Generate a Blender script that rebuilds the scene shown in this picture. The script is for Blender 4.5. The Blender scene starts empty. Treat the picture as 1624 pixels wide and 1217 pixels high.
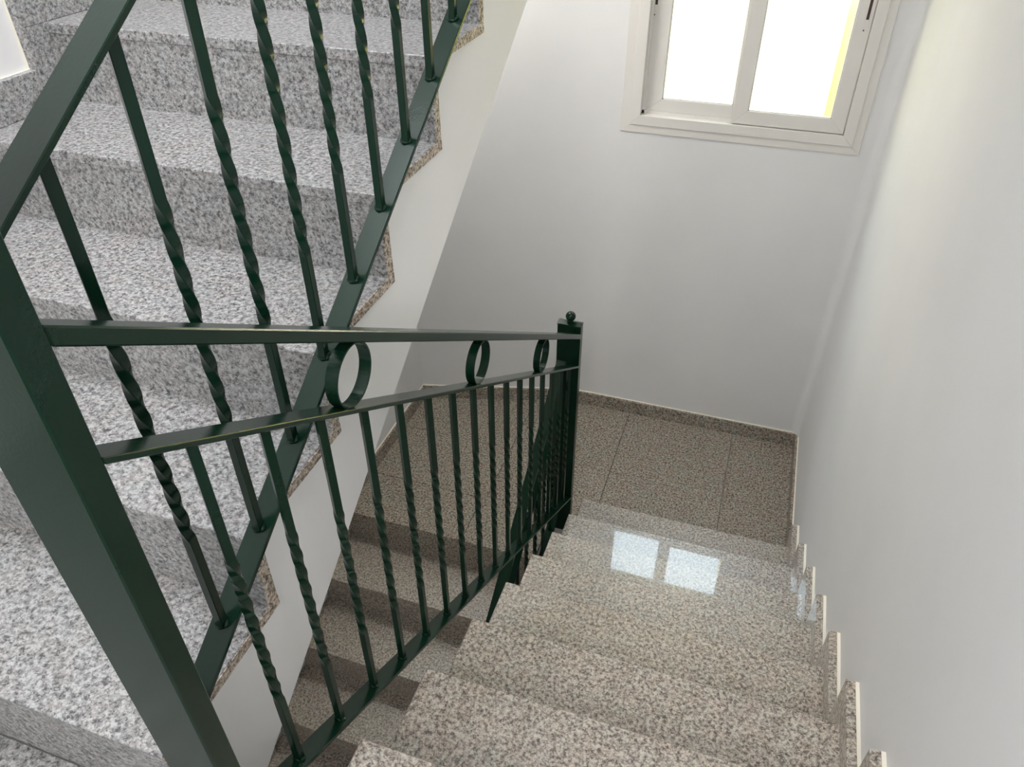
import bpy, bmesh, math, random
from mathutils import Vector, Matrix

random.seed(4)
C = bpy.context.scene.collection
S = bpy.context.scene

# ------------------------------------------------------------------ camera
cam_d = bpy.data.cameras.new('camera'); cam = bpy.data.objects.new('camera', cam_d)
C.objects.link(cam); S.camera = cam
cam_d.sensor_width = 36.0; cam_d.lens = 26.9416; cam_d.clip_start = 0.01
right = Vector((0.94735733, 0.32013715, -0.00512851))
down = Vector((0.19056251, -0.57664407, -0.79446054))
fwd = Vector((-0.25729365, 0.75166071, -0.60729412))
m = Matrix.Identity(4)
for i in range(3):
    m[i][0] = right[i]; m[i][1] = -down[i]; m[i][2] = -fwd[i]
m.translation = Vector((0.49558, -2.43582, 2.54904))
cam.matrix_world = m

# ------------------------------------------------------------------ view, world, lights
S.view_settings.view_transform = 'Standard'; S.view_settings.look = 'None'
S.view_settings.gamma = 1.0; S.view_settings.use_curve_mapping = False
S.view_settings.exposure = 0.75
W = bpy.data.worlds.new('sky'); S.world = W; W.use_nodes = True
bg = W.node_tree.nodes['Background']
bg.inputs[0].default_value = (0.72, 0.86, 1.0, 1); bg.inputs[1].default_value = 8.5

sun_d = bpy.data.lights.new('sun', 'SUN'); sun_d.energy = 22; sun_d.color = (1, .93, .86); sun_d.angle = math.radians(.6)
sun = bpy.data.objects.new('sun', sun_d); C.objects.link(sun)
sun.rotation_euler = Vector((0.25, 0.62, -0.74)).to_track_quat('-Z', 'Y').to_euler()

def area(name, loc, direction, sx, sy, e, col):
    d = bpy.data.lights.new(name, 'AREA'); d.shape = 'RECTANGLE'; d.size = sx; d.size_y = sy
    d.energy = e; d.color = col
    o = bpy.data.objects.new(name, d); C.objects.link(o); o.location = loc
    o.rotation_euler = Vector(direction).to_track_quat('-Z', 'Y').to_euler(); return o
# fill lights added out of view around the stairwell, standing for no known source
area('rear_fill', (0.40, -3.60, 3.25), (-0.30, 1.0, -0.48), .9, 1.3, 31, (1.0, .98, .96))  # added fill behind the camera, brightens far wall, stringer and risers
area('overhead_fill', (-0.62, -1.45, 4.5), (-.1, 0.0, -1), .8, 2.2, 48, (.97, .975, 1.0))  # added overhead fill for the rising flight; the ceiling has no opening
area('landing_fill', (-0.80, 0.24, 2.63), (0.08, -.25, -1), .42, .34, 10, (1.0, .97, .92))  # added fill without a fixture, lifts the half landing, far wall and lower treads
area('lower_fill', (-0.5, -2.95, 0.85), (0, 0.6, -1), 0.6, 0.5, 5, (1.0, .97, .93))  # unseen fill added low in the stairwell, no lamp modelled

# ------------------------------------------------------------------ materials
def nd(nt, t, **k):
    n = nt.nodes.new(t)
    for a, b in k.items(): setattr(n, a, b)
    return n

def mat(name, col, rough=.5, spec=.5, bump=0, bscale=60, var=0, coat=0):
    M = bpy.data.materials.new(name); M.use_nodes = True; nt = M.node_tree
    b = nt.nodes['Principled BSDF']
    b.inputs['Base Color'].default_value = (*col, 1); b.inputs['Roughness'].default_value = rough
    b.inputs['Specular IOR Level'].default_value = spec
    if coat: b.inputs['Specular IOR Level'].default_value = 1.0; b.inputs['Coat Weight'].default_value = coat * .8; b.inputs['Coat Roughness'].default_value = .15
    g = nd(nt, 'ShaderNodeNewGeometry')
    if bump:
        n = nd(nt, 'ShaderNodeTexNoise'); n.inputs['Scale'].default_value = bscale; n.inputs['Detail'].default_value = 3
        nt.links.new(g.outputs['Position'], n.inputs['Vector'])
        bp = nd(nt, 'ShaderNodeBump'); bp.inputs['Strength'].default_value = bump; bp.inputs['Distance'].default_value = .002
        nt.links.new(n.outputs[0], bp.inputs['Height']); nt.links.new(bp.outputs[0], b.inputs['Normal'])
    if var:
        n = nd(nt, 'ShaderNodeTexNoise'); n.inputs['Scale'].default_value = 2.3; n.inputs['Detail'].default_value = 5
        nt.links.new(g.outputs['Position'], n.inputs['Vector'])
        r = nd(nt, 'ShaderNodeValToRGB'); e = r.color_ramp.elements
        e[0].position = .35; e[0].color = (*[c * (1 - var) for c in col], 1)
        e[1].position = .65; e[1].color = (*[min(1, c * (1 + var)) for c in col], 1)
        nt.links.new(n.outputs[0], r.inputs[0]); nt.links.new(r.outputs[0], b.inputs['Base Color'])
    return M

def granite(name, pal, rough, tintA, tintB, scale=350, bump=0.0, coat=0.0):
    M = bpy.data.materials.new(name); M.use_nodes = True; nt = M.node_tree; L = nt.links.new
    b = nt.nodes['Principled BSDF']; g = nd(nt, 'ShaderNodeNewGeometry')
    # warp the lookup a little so that the grains are irregular
    wn = nd(nt, 'ShaderNodeTexNoise'); wn.inputs['Scale'].default_value = scale * .9; wn.inputs['Detail'].default_value = 2
    L(g.outputs['Position'], wn.inputs['Vector'])
    vm = nd(nt, 'ShaderNodeVectorMath', operation='MULTIPLY_ADD')
    vm.inputs[1].default_value = (.0055,) * 3
    L(wn.outputs['Color'], vm.inputs[0]); L(g.outputs['Position'], vm.inputs[2])
    v = nd(nt, 'ShaderNodeTexVoronoi'); v.inputs['Scale'].default_value = scale
    L(vm.outputs[0], v.inputs['Vector'])
    sx = nd(nt, 'ShaderNodeSeparateColor'); L(v.outputs['Color'], sx.inputs[0])
    # clustering of dark grains
    cn = nd(nt, 'ShaderNodeTexNoise'); cn.inputs['Scale'].default_value = scale * .32; cn.inputs['Detail'].default_value = 3
    L(g.outputs['Position'], cn.inputs['Vector'])
    ad = nd(nt, 'ShaderNodeMath', operation='MULTIPLY_ADD'); ad.inputs[1].default_value = 1.5; L(cn.outputs[0], ad.inputs[0])
    mu = nd(nt, 'ShaderNodeMath', operation='MULTIPLY_ADD'); mu.inputs[1].default_value = .55; mu.inputs[2].default_value = -.52
    L(sx.outputs[0], mu.inputs[0]); L(mu.outputs[0], ad.inputs[2])
    r = nd(nt, 'ShaderNodeValToRGB'); r.color_ramp.interpolation = 'LINEAR'
    e = r.color_ramp.elements
    while len(e) < len(pal): e.new(.5)
    for el, (p, c) in zip(e, pal): el.position = p; el.color = (*c, 1)
    L(ad.outputs[0], r.inputs[0])
    ln = nd(nt, 'ShaderNodeTexNoise'); ln.inputs['Scale'].default_value = 26; ln.inputs['Detail'].default_value = 4
    L(g.outputs['Position'], ln.inputs['Vector'])
    tr = nd(nt, 'ShaderNodeValToRGB'); t = tr.color_ramp.elements
    t[0].position = .38; t[0].color = (*tintA, 1); t[1].position = .62; t[1].color = (*tintB, 1)
    L(ln.outputs[0], tr.inputs[0])
    mx = nd(nt, 'ShaderNodeMix', data_type='RGBA', blend_type='MULTIPLY'); mx.inputs[0].default_value = 1
    L(r.outputs[0], mx.inputs[6]); L(tr.outputs[0], mx.inputs[7]); L(mx.outputs[2], b.inputs['Base Color'])
    b.inputs['Roughness'].default_value = rough
    if coat: b.inputs['Specular IOR Level'].default_value = 1.0; b.inputs['Coat Weight'].default_value = coat * .8; b.inputs['Coat Roughness'].default_value = .025
    if bump:
        bp = nd(nt, 'ShaderNodeBump'); bp.inputs['Strength'].default_value = bump; bp.inputs['Distance'].default_value = .001
        L(ad.outputs[0], bp.inputs['Height']); L(bp.outputs[0], b.inputs['Normal'])
    return M

PAL = [(.14, (.040, .031, .026)), (.28, (.120, .098, .080)), (.42, (.212, .182, .154)), (.58, (.300, .265, .232)), (.82, (.44, .41, .375))]
PALG = [(.14, (.075, .075, .078)), (.28, (.178, .176, .178)), (.42, (.255, .251, .25)), (.58, (.325, .322, .32)), (.82, (.47, .47, .475))]
M_GR = granite('polished_granite', [(p, tuple(c * 1.2 for c in q)) for p, q in PAL], .38, (1, .95, .90), (.98, 1.0, .98), coat=1.0)
M_GU = granite('grey_granite', PALG, .30, (1, .98, .96), (.98, 1.0, 1.0))
M_GE = granite('sawn_granite_edge', [(p, tuple(c * 1.7 for c in q)) for p, q in PAL], .6, (1, .93, .86), (1.0, .99, .95), bump=.15)
M_GL = granite('landing_granite', [(p, tuple(c * 1.05 for c in q)) for p, q in PAL], .22, (1, .93, .86), (.95, 1.0, .95))
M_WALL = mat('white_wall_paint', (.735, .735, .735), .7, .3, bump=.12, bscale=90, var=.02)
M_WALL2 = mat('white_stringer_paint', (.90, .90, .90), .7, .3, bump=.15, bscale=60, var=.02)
M_CAULK = mat('cream_joint_filler', (.80, .76, .66), .7, .3)
M_GREEN = mat('green_gloss_paint', (.0028, .020, .0105), .22, .30, bump=.05, bscale=220, var=.08)
M_FRAME = mat('white_lacquered_aluminium', (.72, .70, .67), .35, .4)
M_SLOT = mat('dark_lock_slot', (.05, .02, .018), .5)
M_GASKET = mat('grey_gasket', (.30, .29, .27), .6)
M_FAC = mat('cream_facade_render', (.87, .82, .76), .9, .1, bump=.1, var=.02)
M_FACY = mat('yellow_facade_render', (.84, .74, .18), .9, .1)
M_GROUND = mat('pale_yard_paving', (.55, .53, .48), .9)
M_CORE = mat('rough_mortar', (.45, .43, .40), .9)
M_GLASS = bpy.data.materials.new('window_glass'); M_GLASS.use_nodes = True
nt = M_GLASS.node_tree; nt.nodes.remove(nt.nodes['Principled BSDF'])
tb = nd(nt, 'ShaderNodeBsdfTransparent'); gb = nd(nt, 'ShaderNodeBsdfGlossy'); gb.inputs['Roughness'].default_value = .02
lw = nd(nt, 'ShaderNodeLayerWeight'); lw.inputs[0].default_value = .5; mxs = nd(nt, 'ShaderNodeMixShader')
pw = nd(nt, 'ShaderNodeMath', operation='POWER'); pw.inputs[1].default_value = 5
ml = nd(nt, 'ShaderNodeMath', operation='MULTIPLY_ADD'); ml.inputs[1].default_value = .9; ml.inputs[2].default_value = .04
tb.inputs[0].default_value = (.95, .97, .96, 1)
nt.links.new(lw.outputs['Facing'], pw.inputs[0]); nt.links.new(pw.outputs[0], ml.inputs[0]); nt.links.new(ml.outputs[0], mxs.inputs[0])
nt.links.new(tb.outputs[0], mxs.inputs[1]); nt.links.new(gb.outputs[0], mxs.inputs[2])
nt.links.new(mxs.outputs[0], nt.nodes['Material Output'].inputs[0])

# ------------------------------------------------------------------ helpers
def obj(name, bm, material, parent=None, bevel=0, smooth=False, kind=None):
    bmesh.ops.recalc_face_normals(bm, faces=bm.faces)
    me = bpy.data.meshes.new(name); bm.to_mesh(me); bm.free(); me.materials.append(material)
    if smooth: me.polygons.foreach_set('use_smooth', [True] * len(me.polygons))
    o = bpy.data.objects.new(name, me); C.objects.link(o)
    if parent: o.parent = parent
    if bevel:
        md = o.modifiers.new('edge', 'BEVEL'); md.width = bevel; md.segments = 1; md.limit_method = 'ANGLE'; md.angle_limit = .6
    if kind: o['kind'] = kind
    return o

def thing(name, label, cat, group=None):
    o = bpy.data.objects.new(name, None); C.objects.link(o); o.empty_display_size = .1
    o['label'] = label; o['category'] = cat
    if group: o['group'] = group
    return o

def box(bm, x0, x1, y0, y1, z0, z1):
    v = [bm.verts.new((x, y, z)) for x in (x0, x1) for y in (y0, y1) for z in (z0, z1)]
    for f in ((0, 1, 3, 2), (4, 6, 7, 5), (0, 4, 5, 1), (2, 3, 7, 6), (0, 2, 6, 4), (1, 5, 7, 3)):
        bm.faces.new([v[i] for i in f])

def boxm(*a):
    bm = bmesh.new(); box(bm, *a); return bm

def prism_x(poly, x0, x1, bm=None):
    """poly of (y,z), extruded from x0 to x1"""
    bm = bm or bmesh.new()
    a = [bm.verts.new((x0, y, z)) for y, z in poly]; b = [bm.verts.new((x1, y, z)) for y, z in poly]
    bm.faces.new(a); bm.faces.new(b[::-1]); n = len(poly)
    for i in range(n): bm.faces.new((a[i], b[i], b[(i + 1) % n], a[(i + 1) % n]))
    return bm

def prism_z(poly, z0, z1, bm=None):
    bm = bm or bmesh.new()
    a = [bm.verts.new((x, y, z0)) for x, y in poly]; b = [bm.verts.new((x, y, z1)) for x, y in poly]
    bm.faces.new(a); bm.faces.new(b[::-1]); n = len(poly)
    for i in range(n): bm.faces.new((a[i], b[i], b[(i + 1) % n], a[(i + 1) % n]))
    return bm

H, G = .17, .26367
XW, XL = .935, -1.100          # right and left walls
ZL = -.17                      # half landing
ZU = 1.31                      # upper landing (camera stands on it)
ZT = 2.84                      # next half landing above
YR = -3.70                     # rear wall
YF = .895                      # far (window) wall
XU = -.146                     # right edge of the rising flight

# ------------------------------------------------------------------ walls
wx = [(XL, .895 - .286 * (abs(XL) - .29)), (-.62, .895 - .286 * .33), (-.42, .856)]
curve = []
for i in range(9):             # the wall turns softly towards the left part
    t = i / 8; x = -.40 + .22 * t
    curve.append((x, .863 + .032 * (1 - (1 - t) ** 2)))
rc = .045
cor = [(XW - rc + rc * math.sin(a), YF - rc + rc * math.cos(a)) for a in [math.pi / 2 * k / 8 for k in range(9)]]
path_far = [(XL, .663), (-.60, .806)] + curve
Z0, Z1 = -1.75, 4.6

# window opening in the far wall
WX0, WX1, WZ0, WZ1 = -.088, .812, 1.425, 2.50
def wall_sheet(path, z0, z1):
    bm = bmesh.new()
    lo = [bm.verts.new((x, y, z0)) for x, y in path]; hi = [bm.verts.new((x, y, z1)) for x, y in path]
    for i in range(len(path) - 1): bm.faces.new((lo[i], lo[i + 1], hi[i + 1], hi[i]))
    return bm
bm = prism_z(path_far + [(-.18, YF), (WX0, YF), (WX0, YF + .24), (XL - .2, YF + .24), (XL - .2, .663)], Z0, Z1)
prism_z([(WX0, YF), (WX1, YF), (WX1, YF + .24), (WX0, YF + .24)], Z0, WZ0, bm)
prism_z([(WX0, YF), (WX1, YF), (WX1, YF + .24), (WX0, YF + .24)], WZ1, Z1, bm)
prism_z([(WX1, YF)] + cor[1:-1][::-1][:0] + [(XW - rc, YF), (XW - rc, YF + .24), (WX1, YF + .24)], Z0, Z1, bm)
prism_z(cor + [(XW + .2, YF - rc), (XW + .2, YF + .24), (XW - rc, YF + .24)], Z0, Z1, bm)
wall_far = obj('wall_far', bm, M_WALL, kind='structure')
for p in wall_far.data.polygons:      # only the narrow facets of the two curves are shaded smooth
    xs = [wall_far.data.vertices[i].co.x for i in p.vertices]
    if len(p.vertices) == 4 and max(xs) - min(xs) < .031 and abs(p.normal.z) < .5 and (max(xs) - min(xs) > .0005): p.use_smooth = True
wall_far.data.set_sharp_from_angle(angle=math.radians(20))
obj('wall_right', boxm(XW, XW + .2, YR, YF - rc, Z0, Z1), M_WALL, kind='structure')
obj('wall_left', boxm(XL - .2, XL, YR, .664, Z0, Z1), M_WALL, kind='structure')
obj('wall_rear', boxm(XL - .2, XW + .2, YR - .2, YR, Z0, Z1), M_WALL, kind='structure')
obj('ceiling', boxm(XL - .2, XW + .2, YR - .2, YF + .24, Z1, Z1 + .2), M_WALL, kind='structure')
obj('floor_lower', boxm(XL - .2, XW + .2, YR, YF + .24, Z0 - .2, Z0), M_GL, kind='structure')

# upper landing slab where the photographer stands
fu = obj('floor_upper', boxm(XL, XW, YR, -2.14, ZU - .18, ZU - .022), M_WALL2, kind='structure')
for i, (x0, x1, ye) in enumerate([(XL, -.62, -2.0855), (-.62, XU, -2.0855), (XU, .0, -2.108), (.0, .47, -2.1094), (.47, XW, -2.1094)]):
    for (y0, y1) in ((YR, -2.95), (-2.95, ye)):
        obj('floor_tile', boxm(x0 + .001, x1 - .001, y0 + .001, y1 - .0005, ZU - .022, ZU), M_GU, fu)
# next half landing overhead (just outside the view)
obj('ceiling_landing', boxm(XL, XW, .08, .66, ZT - .18, ZT), M_WALL2, kind='structure')

# soffit of the flight that goes on above the descending one
obj('ceiling_soffit', prism_x([(.05, ZT - .19), (-2.55, ZT - .19 + 2.6 * .645), (-2.55, ZT + 2.6 * .645), (.05, ZT)], .012, XW - .001), M_WALL2, kind='structure')

# ------------------------------------------------------------------ half landing
LX0 = XL
floor = obj('floor', prism_z([(XL, -.262), (-.16, -.262), (-.16, .034), (0, .034), (XW, .034), (XW, YF), (-.2, YF), (-.4, .86), (XL, .66)],
                             ZL - .19, ZL - .022), M_WALL2, kind='structure')
def clip(poly, a, b):           # keep the part left of a->b
    out = []
    s = lambda p: (b[0] - a[0]) * (p[1] - a[1]) - (b[1] - a[1]) * (p[0] - a[0])
    for i in range(len(poly)):
        p, q = poly[i], poly[(i + 1) % len(poly)]; sp, sq = s(p), s(q)
        if sp >= 0: out.append(p)
        if sp * sq < 0:
            t = sp / (sp - sq); out.append((p[0] + t * (q[0] - p[0]), p[1] + t * (q[1] - p[1])))
    return out
bound = [(XW, YF), (-.2, YF), (-.4, .860), (XL, .661)]
def tile(x0, x1, y0, y1):
    g = .0012
    poly = [(x0 + g, y0 + g), (x1 - g, y0 + g), (x1 - g, y1 - g), (x0 + g, y1 - g)]
    for i in range(3): poly = clip(poly, bound[i], bound[i + 1])
    if len(poly) < 3: return
    obj('floor_tile', prism_z(poly, ZL - .022, ZL + random.uniform(-.0004, .0004)), M_GL, floor, bevel=.0008)
cols = [XL, -.48, .05, .61, XW]
for y0, y1 in ((.39, .90),):
    for a, b in zip(cols, cols[1:]): tile(a, b, y0, y1)
tile(.61, XW, .035, .39); tile(.05, .61, .035, .39); tile(-.146, .05, .035, .39)
tile(-.48, -.146, .03, .39); tile(XL, -.48, .01, .39)
tile(XL, -.50, -.275, .01); tile(-.50, -.146, -.275, .03)

# skirting of the half landing: plates following the walls
SKH = .078
def skirt_plates(parent_name, segs, zb, label_kind=True, hgt=SKH, t=.017, mat_=M_GL):
    par = None
    for i, (a, b, n) in enumerate(segs):
        a = Vector(a); b = Vector(b); n = Vector(n).normalized()
        d = (b - a).normalized()
        def quad(off0, off1, e=.0008):
            A = a + d * e; B = b - d * e
            return [tuple(A + n * off0), tuple(B + n * off0), tuple(B + n * off1), tuple(A + n * off1)]
        q = quad(0.005, t)
        o = obj(parent_name if par is None else 'skirting_plate', prism_z([(x, y) for x, y in q], zb, zb + hgt), mat_, par, kind='structure' if par is None else None)
        if par is None: par = o
        q = quad(-.002, .006, -.0005)
        obj('joint_filler', prism_z([(x, y) for x, y in q], zb + .002, zb + hgt + .003), M_CAULK, par)
    return par
fp = [(XW - .001, YF), (.42, YF), (-.18, YF)] + [curve[5], curve[2], (-.42, .857), (XL, .663)]
skirt_plates('baseboard_far', [(fp[i], fp[i + 1], (-(fp[i + 1][1] - fp[i][1]), fp[i + 1][0] - fp[i][0])) for i in range(len(fp) - 1)], ZL)
skirt_plates('baseboard_right', [((XW, .036), (XW, .45), (-1, 0)), ((XW, .45), (XW, YF - .018), (-1, 0))], ZL)
skirt_plates('baseboard_left', [((XL, .662), (XL, .2), (1, 0)), ((XL, .2), (XL, -.27), (1, 0))], ZL)

# ------------------------------------------------------------------ flights
def stepped(poly_fn, ks): pass

# --- descending flight on the right (treads face up, nosing towards the window)
fl = thing('stair_flight', 'polished brown granite steps descending along the right wall, window mirrored in the lower treads', 'stairs')
NR = 8
TK = .022
for k in range(NR):
    y0 = -G * k; y1 = -G * (k + 1) - (.004 if k < NR - 1 else .0)
    zt = H * k
    obj('tread', boxm(0, XW - .001, y1 - .012, y0, zt - TK, zt), M_GR, fl, bevel=.0028)
    obj('riser', boxm(.003, XW - .001, y0 - .030, y0 - .012, zt - H, zt - TK), M_GR, fl)
obj('riser', boxm(.003, XW - .001, -G * NR - .030, -G * NR - .012, H * (NR - 1), ZU - TK), M_GR, fl)
# white painted concrete body
poly = [(0.0 - .030, ZL)]
for k in range(NR):
    poly += [(-G * k - .030, H * k - TK), (-G * (k + 1) - .030, H * k - TK)]
poly += [(-G * NR - .03, ZU - .19), (-G * NR + .06, ZU - .19), (.02, ZL - .19), (.02, ZL - .022), (-.03, ZL - .022)]
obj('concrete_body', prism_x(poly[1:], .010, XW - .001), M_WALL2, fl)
# stepped skirting on the right wall
def stepped_skirt(parent, xa, xb, xc, ks, y_of, z_of, sgn, dy, dz, mat_):
    """plates: one flat piece over each tread and one upright piece at each riser"""
    for k in ks:
        yn = y_of(k); z = z_of(k)
        ytop = yn + sgn * dy; yend = yn - sgn * (G - dy) - 0
        a, b = sorted((ytop, yend))
        obj('skirting_plate', boxm(min(xa, xb), max(xa, xb), a + .0006, b, z, z + dz), mat_, parent, bevel=.0008)
        obj('joint_filler', boxm(min(xb, xc), max(xb, xc), a, b, z - .02, z + dz), M_CAULK, parent)
        a, b = sorted((yn, ytop))
        obj('skirting_upright', boxm(min(xa, xb), max(xa, xb), a, b - .0004, z - H + dz, z - .0006), mat_, parent, bevel=.0008)
        obj('joint_filler', boxm(min(xb, xc), max(xb, xc), a, b, z - H + dz, z - .02), M_CAULK, parent)
        # filler in front of nosing
RSX = (XW - .030, XW - .009, XW - .0005)
for k in range(0, NR):
    yn = -G * k; z = H * k; dy = .078; dz = .062
    zlow = z - H + (dz if k else SKH)
    # L-shaped plate = flat piece + upright piece
    obj('skirting_plate', boxm(RSX[0], RSX[1], yn - G + dy + .0006, yn + dy, z + .0005, z + dz), M_GR, fl, bevel=.0008)
    obj('skirting_upright', boxm(RSX[0], RSX[1], yn + .0005, yn + dy, zlow, z), M_GR, fl, bevel=.0008)
    obj('joint_filler', prism_x([(yn - G + dy, z), (yn, z), (yn, zlow), (yn + dy, zlow), (yn + dy, z + dz), (yn - G + dy, z + dz)],
                                RSX[1], RSX[2]), M_CAULK, fl)

# --- rising flight on the left (risers face the camera)
YU0, ZU0 = -.7564, 2.1601
fu2 = thing('stair_flight', 'rising flight of pale grey granite steps on the left, with white plastered side', 'stairs')
for j in range(-3, 5):
    yi = YU0 - j * G; zt = ZU0 - j * H
    yn = yi - G - .0133
    obj('tread', boxm(XL + .001, XU, yn, yi + .016, zt - TK, zt), M_GU, fu2, bevel=.0015)
    obj('tread_side', boxm(XU, XU + .0015, yn + .001, yi + .016, zt - TK + .001, zt - .001), M_GE, fu2)
    obj('riser', boxm(XL + .001, XU - .0005, yi - .009, yi + .016, zt, zt + H - TK), M_GU, fu2)
    obj('riser_side', boxm(XU - .0005, XU + .0010, yi - .0085, yi + .0155, zt + .0005, zt + H - TK), M_GE, fu2)
yb = YU0 - 5 * G
obj('riser', boxm(XL + .001, XU - .0005, yb - .009, yb + .016, ZU, ZU0 - 4 * H - TK), M_GU, fu2)
poly = [(yb + .016, ZU - .15), (yb + .016, ZU0 - 4 * H - TK)]
for j in range(4, -4, -1):
    yi = YU0 - j * G; zt = ZU0 - j * H
    poly += [(yi + .016, zt - TK), (yi + .016, zt + H - TK)]
sof = lambda y: 2.143 + .652 * (y + .405)
poly += [(YU0 + 3 * G + .04, ZT - TK), (YU0 + 3 * G + .04, sof(.05)), (.05, sof(.05)), (yb + .016, sof(yb + .016))]
poly = poly[1:]
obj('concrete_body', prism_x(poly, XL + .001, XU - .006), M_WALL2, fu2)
# stepped skirting on the left wall
for j in range(-3, 5):
    yi = YU0 - j * G; zt = ZU0 - j * H; yn = yi - G - .0133
    d = .075; dz = .085
    obj('skirting_plate', boxm(XL + .008, XL + .028, yn - d + .0133 + .0006, yi - d, zt + .0005, zt + dz), M_GU, fu2, bevel=.0008)
    obj('skirting_upright', boxm(XL + .008, XL + .028, yi - d, yi - .0005, zt + .0005, zt + H), M_GU, fu2, bevel=.0008)
    obj('joint_filler', prism_x([(yn - d + .0133, zt), (yi, zt), (yi, zt + H), (yi - d, zt + H), (yi - d, zt + dz), (yn - d + .0133, zt + dz)],
                                XL + .0005, XL + .008), M_CAULK, fu2)

# --- lower flight seen through the gap
f3 = thing('stair_flight', 'shadowed lower flight of granite steps going down beneath the rising flight, seen through the balusters', 'stairs')
YL = -.2800
obj('riser', boxm(XL + .001, XU, YL + .012, YL + .028, ZL - H, ZL - TK), M_GL, f3)
for k in range(1, 9):
    yi = YL - (k - 1) * G + .016; zt = ZL - H * k; yn = YL - k * G
    if zt < Z0 + .05: break
    obj('tread', boxm(XL + .001, XU, yn, yi + .008, zt - TK, zt), M_GR, f3, bevel=.0015)
    obj('riser', boxm(XL + .001, XU - .002, yn + .012, yn + .028, zt - H, zt - TK), M_GR, f3)
poly = [(YL + .028, ZL - TK), (YL + .028, ZL - H - TK)]
for k in range(1, 9):
    poly += [(YL - k * G + .028, ZL - H * k - TK), (YL - k * G + .028, ZL - H * (k + 1) - TK)]
poly += [(YL - 8 * G + .2, ZL - 9 * H - TK), (-.05, ZL - .3), (YL + .03 + .2, ZL - .19), (YL + .04, ZL - .19)]
obj('concrete_body', prism_x(poly[1:-1], XL + .002, XU - .008), M_WALL2, f3)
for k in range(0, 8):
    yi = YL - (k - 1) * G + .028; zt = ZL - H * k; yn = YL - k * G
    if k: obj('skirting_plate', boxm(XL + .008, XL + .026, yn - .07, yi - .10, zt + .0005, zt + .07), M_GR, f3)
    obj('joint_filler', boxm(XL + .0005, XL + .008, yn - .07, yn + .12, zt - .1, zt + .072), M_CAULK, f3)

# ------------------------------------------------------------------ railings
FW = .0132
def twisted_bar(z0, z1, ta, tb, turns, w=FW):
    """square bar along z at origin, straight then twisted then straight"""
    bm = bmesh.new(); rings = []
    zs = [z0, ta]; n = 84
    zs += [ta + (tb - ta) * i / n for i in range(1, n)] + [tb, z1]
    for z in zs:
        u = min(1, max(0, (z - ta) / (tb - ta)))
        ang = -turns * 2 * math.pi * u
        rings.append([bm.verts.new((math.cos(ang + math.pi / 4 + q * math.pi / 2) * w * .7071,
                                    math.sin(ang + math.pi / 4 + q * math.pi / 2) * w * .7071, z)) for q in range(4)])
    for a, b in zip(rings, rings[1:]):
        for q in range(4): bm.faces.new((a[q], a[(q + 1) % 4], b[(q + 1) % 4], b[q]))
    bm.faces.new(rings[0]); bm.faces.new(rings[-1])
    return bm

def weld_mesh():
    bm = bmesh.new(); rnd = random.Random(3)
    bmesh.ops.create_icosphere(bm, subdivisions=2, radius=1)
    for v in bm.verts:
        k = 1 + rnd.uniform(-.18, .18)
        v.co = Vector((v.co.x * .0105 * k, v.co.y * .0105 * k, v.co.z * .0042 * k))
    me = bpy.data.meshes.new('weld_bead'); bm.to_mesh(me); bm.free(); me.materials.append(M_GREEN)
    me.polygons.foreach_set('use_smooth', [True] * len(me.polygons)); return me
WELD = weld_mesh()

def ring_mesh(R=.056, wx_=.022, th=.0035):
    bm = bmesh.new(); n = 48; V = []
    for i in range(n):
        a = 2 * math.pi * i / n; c, s = math.cos(a), math.sin(a)
        V.append([bm.verts.new((x, r * c, r * s)) for r, x in ((R, -wx_ / 2), (R, wx_ / 2), (R - th, wx_ / 2), (R - th, -wx_ / 2))])
    for i in range(n):
        a, b = V[i], V[(i + 1) % n]
        for q in range(4): bm.faces.new((a[q], b[q], b[(q + 1) % 4], a[(q + 1) % 4]))
    return bm

def bar(x0, x1, ya, yb_, zf, t):
    return prism_x([(ya, zf(ya) - t), (yb_, zf(yb_) - t), (yb_, zf(yb_)), (ya, zf(ya))], x0, x1)

def railing(label, x0, x1, ya, yb_, sl, zh, zm, zb, bal_y, ring_y, weld_dir=1):
    """rails slope with z = z0 + sl*y; ya..yb_ run between the posts"""
    t = thing('stair_railing', label, 'railing')
    th, tf = .0225, .0095
    obj('handrail', bar(x0, x1, ya, yb_, lambda y: zh + sl * y, th), M_GREEN, t, bevel=.002)
    obj('middle_rail', bar(x0, x1, ya, yb_, lambda y: zm + sl * y, tf), M_GREEN, t, bevel=.0012)
    obj('bottom_rail', bar(x0, x1, ya, yb_, lambda y: zb + sl * y, tf), M_GREEN, t, bevel=.0012)
    xc = (x0 + x1) / 2
    L = zm - zb
    first = None
    for y in bal_y:
        if first is None:
            first = obj('baluster', twisted_bar(0, L - tf * .6, .185, .530, 2.1), M_GREEN, t)
            first.data.polygons.foreach_set('use_smooth', [True] * len(first.data.polygons)); first.data.set_sharp_from_angle(angle=math.radians(50))
            md = first.modifiers.new('edge', 'BEVEL'); md.width = .0008; md.segments = 1; md.limit_method = 'ANGLE'; md.angle_limit = 1.0
            o = first
        else:
            o = first.copy(); C.objects.link(o); o.parent = t
        o.location = (xc, y, zb + sl * y - .001)
        w = bpy.data.objects.new('weld_bead', WELD); C.objects.link(w); w.parent = o
        w.location = (0, 0, .003); w.rotation_euler = (math.atan(sl), 0, random.uniform(-.2, .2))
    rr = None
    for y in ring_y:
        if rr is None: rr = obj('ring', ring_mesh(), M_GREEN, t, bevel=.0006); o = rr
        else: o = rr.copy(); C.objects.link(o); o.parent = t
        o.location = (xc, y, (zh - th + zm) / 2 + sl * y)
    return t

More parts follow.
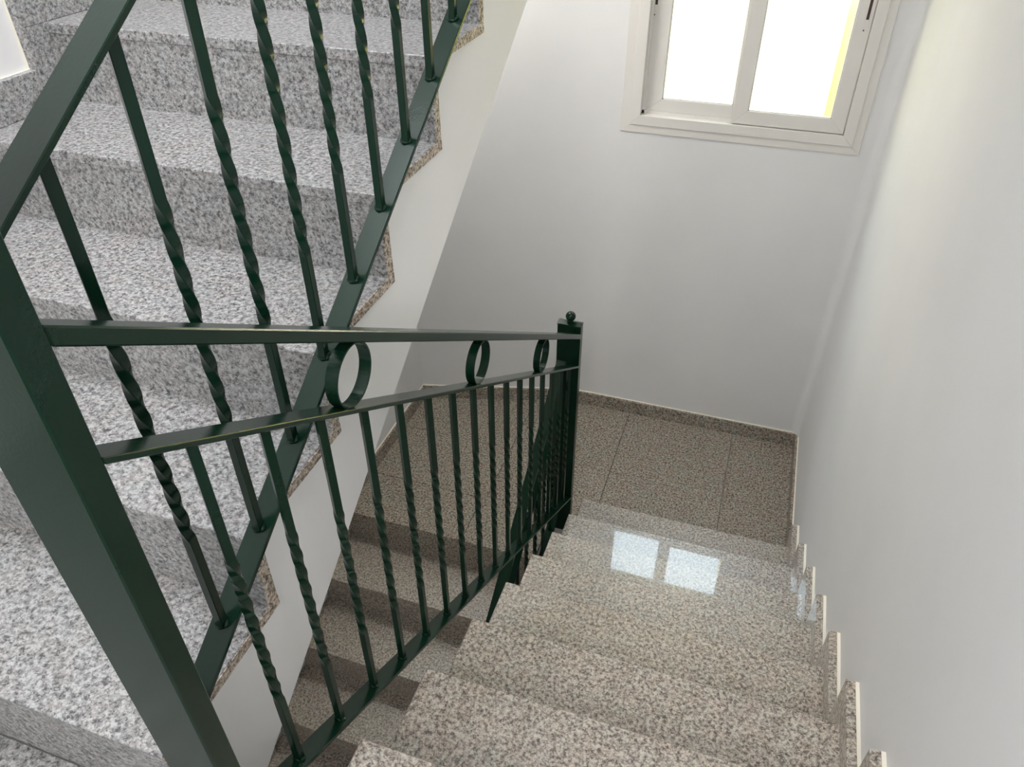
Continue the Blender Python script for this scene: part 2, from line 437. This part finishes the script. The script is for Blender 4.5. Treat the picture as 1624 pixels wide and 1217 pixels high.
railing('green railing beside the descending flight, three rings below its handrail, twisted balusters',
        -.0905, -.0505, -2.0508, -.0043, -.639, .8895, .7385, -.004, [-1.93 + .1220 * i for i in range(16)], [-1.588, -1.035, -.487])
railing('green railing of the rising flight, twisted balusters in front of the grey steps',
        -.1440, -.1040, -2.0508, -.0045, .634, 3.689, 3.5385, 2.822 - .0, [-1.934 + .1215 * i for i in range(16)], [-1.30, -.75, -.3])
railing('green steel railing of the lower flight, dark and half hidden behind the other balusters',
        -.1452, -.1052, -2.0, -.0045, .660, .757, .607, -.10, [-.09 - .1215 * i for i in range(15)], [-.45, -1.0, -1.55])

# newel posts
def post(name, label, x0, x1, y0, y1, z0, z1, ball, neck):
    t = thing(name, label, 'post')
    obj('post_tube', boxm(x0, x1, y0, y1, z0, z1 - .003), M_GREEN, t, bevel=.002)
    xm, ym = (x0 + x1) / 2, (y0 + y1) / 2
    bm = bmesh.new()
    # folded cap: shallow ridge along x
    a = [(y0 - .001, z1 - .004), (y1 + .001, z1 - .004), (y1 + .001, z1), (ym, z1 + .008), (y0 - .001, z1)]
    prism_x(a, x0 - .001, x1 + .001, bm)
    obj('cap', bm, M_GREEN, t, bevel=.001)
    bm = bmesh.new(); bmesh.ops.create_uvsphere(bm, u_segments=24, v_segments=16, radius=ball)
    bmesh.ops.translate(bm, verts=bm.verts, vec=(xm, ym, z1 + neck + ball))
    obj('ball_finial', bm, M_GREEN, t, smooth=True)
    bm = bmesh.new(); bmesh.ops.create_cone(bm, cap_ends=True, segments=16, radius1=.011, radius2=.007, depth=neck + .012)
    bmesh.ops.translate(bm, verts=bm.verts, vec=(xm, ym, z1 + .006 + neck / 2))
    obj('finial_neck', bm, M_GREEN, t, smooth=True)
    return t
post('newel_post', 'slim green newel post with a small ball on top, foot of the descending flight',
     -.1485, -.0540, -.004, .033, -.238, .925, .0200, .010)
post('newel_post', 'large dark green steel newel post close up in the lower left foreground',
     -.1440, -.0500, -2.0875, -2.051, ZU - .22, ZU + 1.16, .0200, .010)

# ------------------------------------------------------------------ window
win = obj('window_1', boxm(.3, .301, YF + .2, YF + .201, WZ0 - .01, WZ0 - .009), M_FRAME, kind='structure')
def frame_bars(name, x0, x1, z0, z1, y0, y1, wl, wr, wb, wt, parent, mt=M_FRAME, bev=.0015):
    """mitred frame of four profiles"""
    g = .0004
    L = [((x0, z0), (x0, z1), (x0 + wl, z1 - wt), (x0 + wl, z0 + wb)),
         ((x1, z0), (x1 - wr, z0 + wb), (x1 - wr, z1 - wt), (x1, z1)),
         ((x0, z0), (x0 + wl, z0 + wb), (x1 - wr, z0 + wb), (x1, z0)),
         ((x0, z1), (x1, z1), (x1 - wr, z1 - wt), (x0 + wl, z1 - wt))]
    par = None
    for i, q in enumerate(L):
        cx = sum(p[0] for p in q) / 4; cz = sum(p[1] for p in q) / 4
        bm = bmesh.new()
        a = [bm.verts.new((p[0], y0, p[1])) for p in q]; b = [bm.verts.new((p[0], y1, p[1])) for p in q]
        bm.faces.new(a); bm.faces.new(b[::-1])
        for k in range(4): bm.faces.new((a[k], b[k], b[(k + 1) % 4], a[(k + 1) % 4]))
        o = obj(name, bm, mt, parent, bevel=bev)
    return o
YW = YF
# thin cover flange on the wall, then the fixed frame, then the two sliding sashes
frame_bars('cover_trim', -.134, .850, 1.385, 2.545, YW - .005, YW, .041, .033, .034, .04, win, bev=.001)
frame_bars('fixed_frame', -.094, .818, 1.4185, 2.505, YW - .010, YW + .060, .043, .042, .042, .04, win)
obj('frame_track', boxm(-.052, .777, YW + .024, YW + .028, 1.455, 1.474), M_FRAME, win)
obj('frame_track', boxm(-.052, -.040, YW + .024, YW + .028, 1.455, 2.47), M_FRAME, win)
obj('frame_track', boxm(.765, .777, YW + .024, YW + .060, 1.455, 2.47), M_FRAME, win)
obj('frame_track', boxm(-.050, .774, YW + .042, YW + .060, 1.450, 1.466), M_FRAME, win)
def sash(x0, x1, z0, z1, y0, y1, wl, wr, wb, wt, slot_x):
    s = bpy.data.objects.new('sash', None); C.objects.link(s); s.parent = win
    frame_bars('sash_profile', x0, x1, z0, z1, y0, y1, wl, wr, wb, wt, s)
    ym = (y0 + y1) / 2
    g = .004
    obj('pane', boxm(x0 + wl - .004, x1 - wr + .004, ym - .002, ym + .002, z0 + wb - .004, z1 - wt + .004), M_GLASS, s)
    b = bmesh.new()
    box(b, x0 + wl, x0 + wl + g, y0 + .004, ym, z0 + wb, z1 - wt); box(b, x1 - wr - g, x1 - wr, y0 + .004, ym, z0 + wb, z1 - wt)
    box(b, x0 + wl, x1 - wr, y0 + .004, ym, z0 + wb, z0 + wb + g)
    obj('gasket', b, M_FRAME, s)
    if slot_x:
        obj('lock_plate', boxm(slot_x - .012, slot_x + .008, y0 - .0008, y0 + .002, 1.845, 2.10), M_FRAME, s, bevel=.0005)
        obj('lock_slot', boxm(slot_x - .005, slot_x + .005, y0 - .0012, y0 + .002, 1.890, 2.02), M_SLOT, s)
        bm = bmesh.new(); bmesh.ops.create_cone(bm, cap_ends=True, segments=12, radius1=.003, radius2=.003, depth=.003)
        bmesh.ops.rotate(bm, verts=bm.verts, matrix=Matrix.Rotation(math.pi / 2, 3, 'X'))
        bmesh.ops.translate(bm, verts=bm.verts, vec=(slot_x - .004, y0 - .001, 1.853))
        obj('screw', bm, M_SLOT, s)
sash(-.046, .385, 1.464, 2.465, YW + .030, YW + .052, .076, .06, .062, .06, -.034)
sash(.330, .772, 1.464, 2.465, YW - .002, YW + .020, .060, .057, .056, .06, .755)
# outside window sill
obj('window_sill', boxm(-.10, .83, YW + .06, YW + .27, 1.40, 1.432), M_FAC, win)

# ------------------------------------------------------------------ outside
fac = thing('building', 'sunlit cream rendered building across the yard with a yellow side wall, overexposed beyond the window', 'building')
obj('facade', boxm(-6, 7, 4.0, 4.3, -4, 4.5), M_FAC, fac)
obj('side_wall', boxm(.860, 1.10, YF + .25, 4.0, -4, 4.5), M_FACY, fac)
obj('side_wall', boxm(-1.75, -1.5, YF + .25, 4.0, -4, 4.5), M_FAC, fac)
for z in (-.2, 1.02, 2.2): obj('facade_band', boxm(-6, 7, 3.994, 4.0, z - .012, z), M_FAC, fac)
obj('facade_parapet', boxm(-6, 7, 3.90, 4.35, 4.5, 4.62), M_FAC, fac)
yard = obj('floor_yard', boxm(-9, 10, YF + .24, 4.0, -4.2, -4.0), M_GROUND, kind='structure')
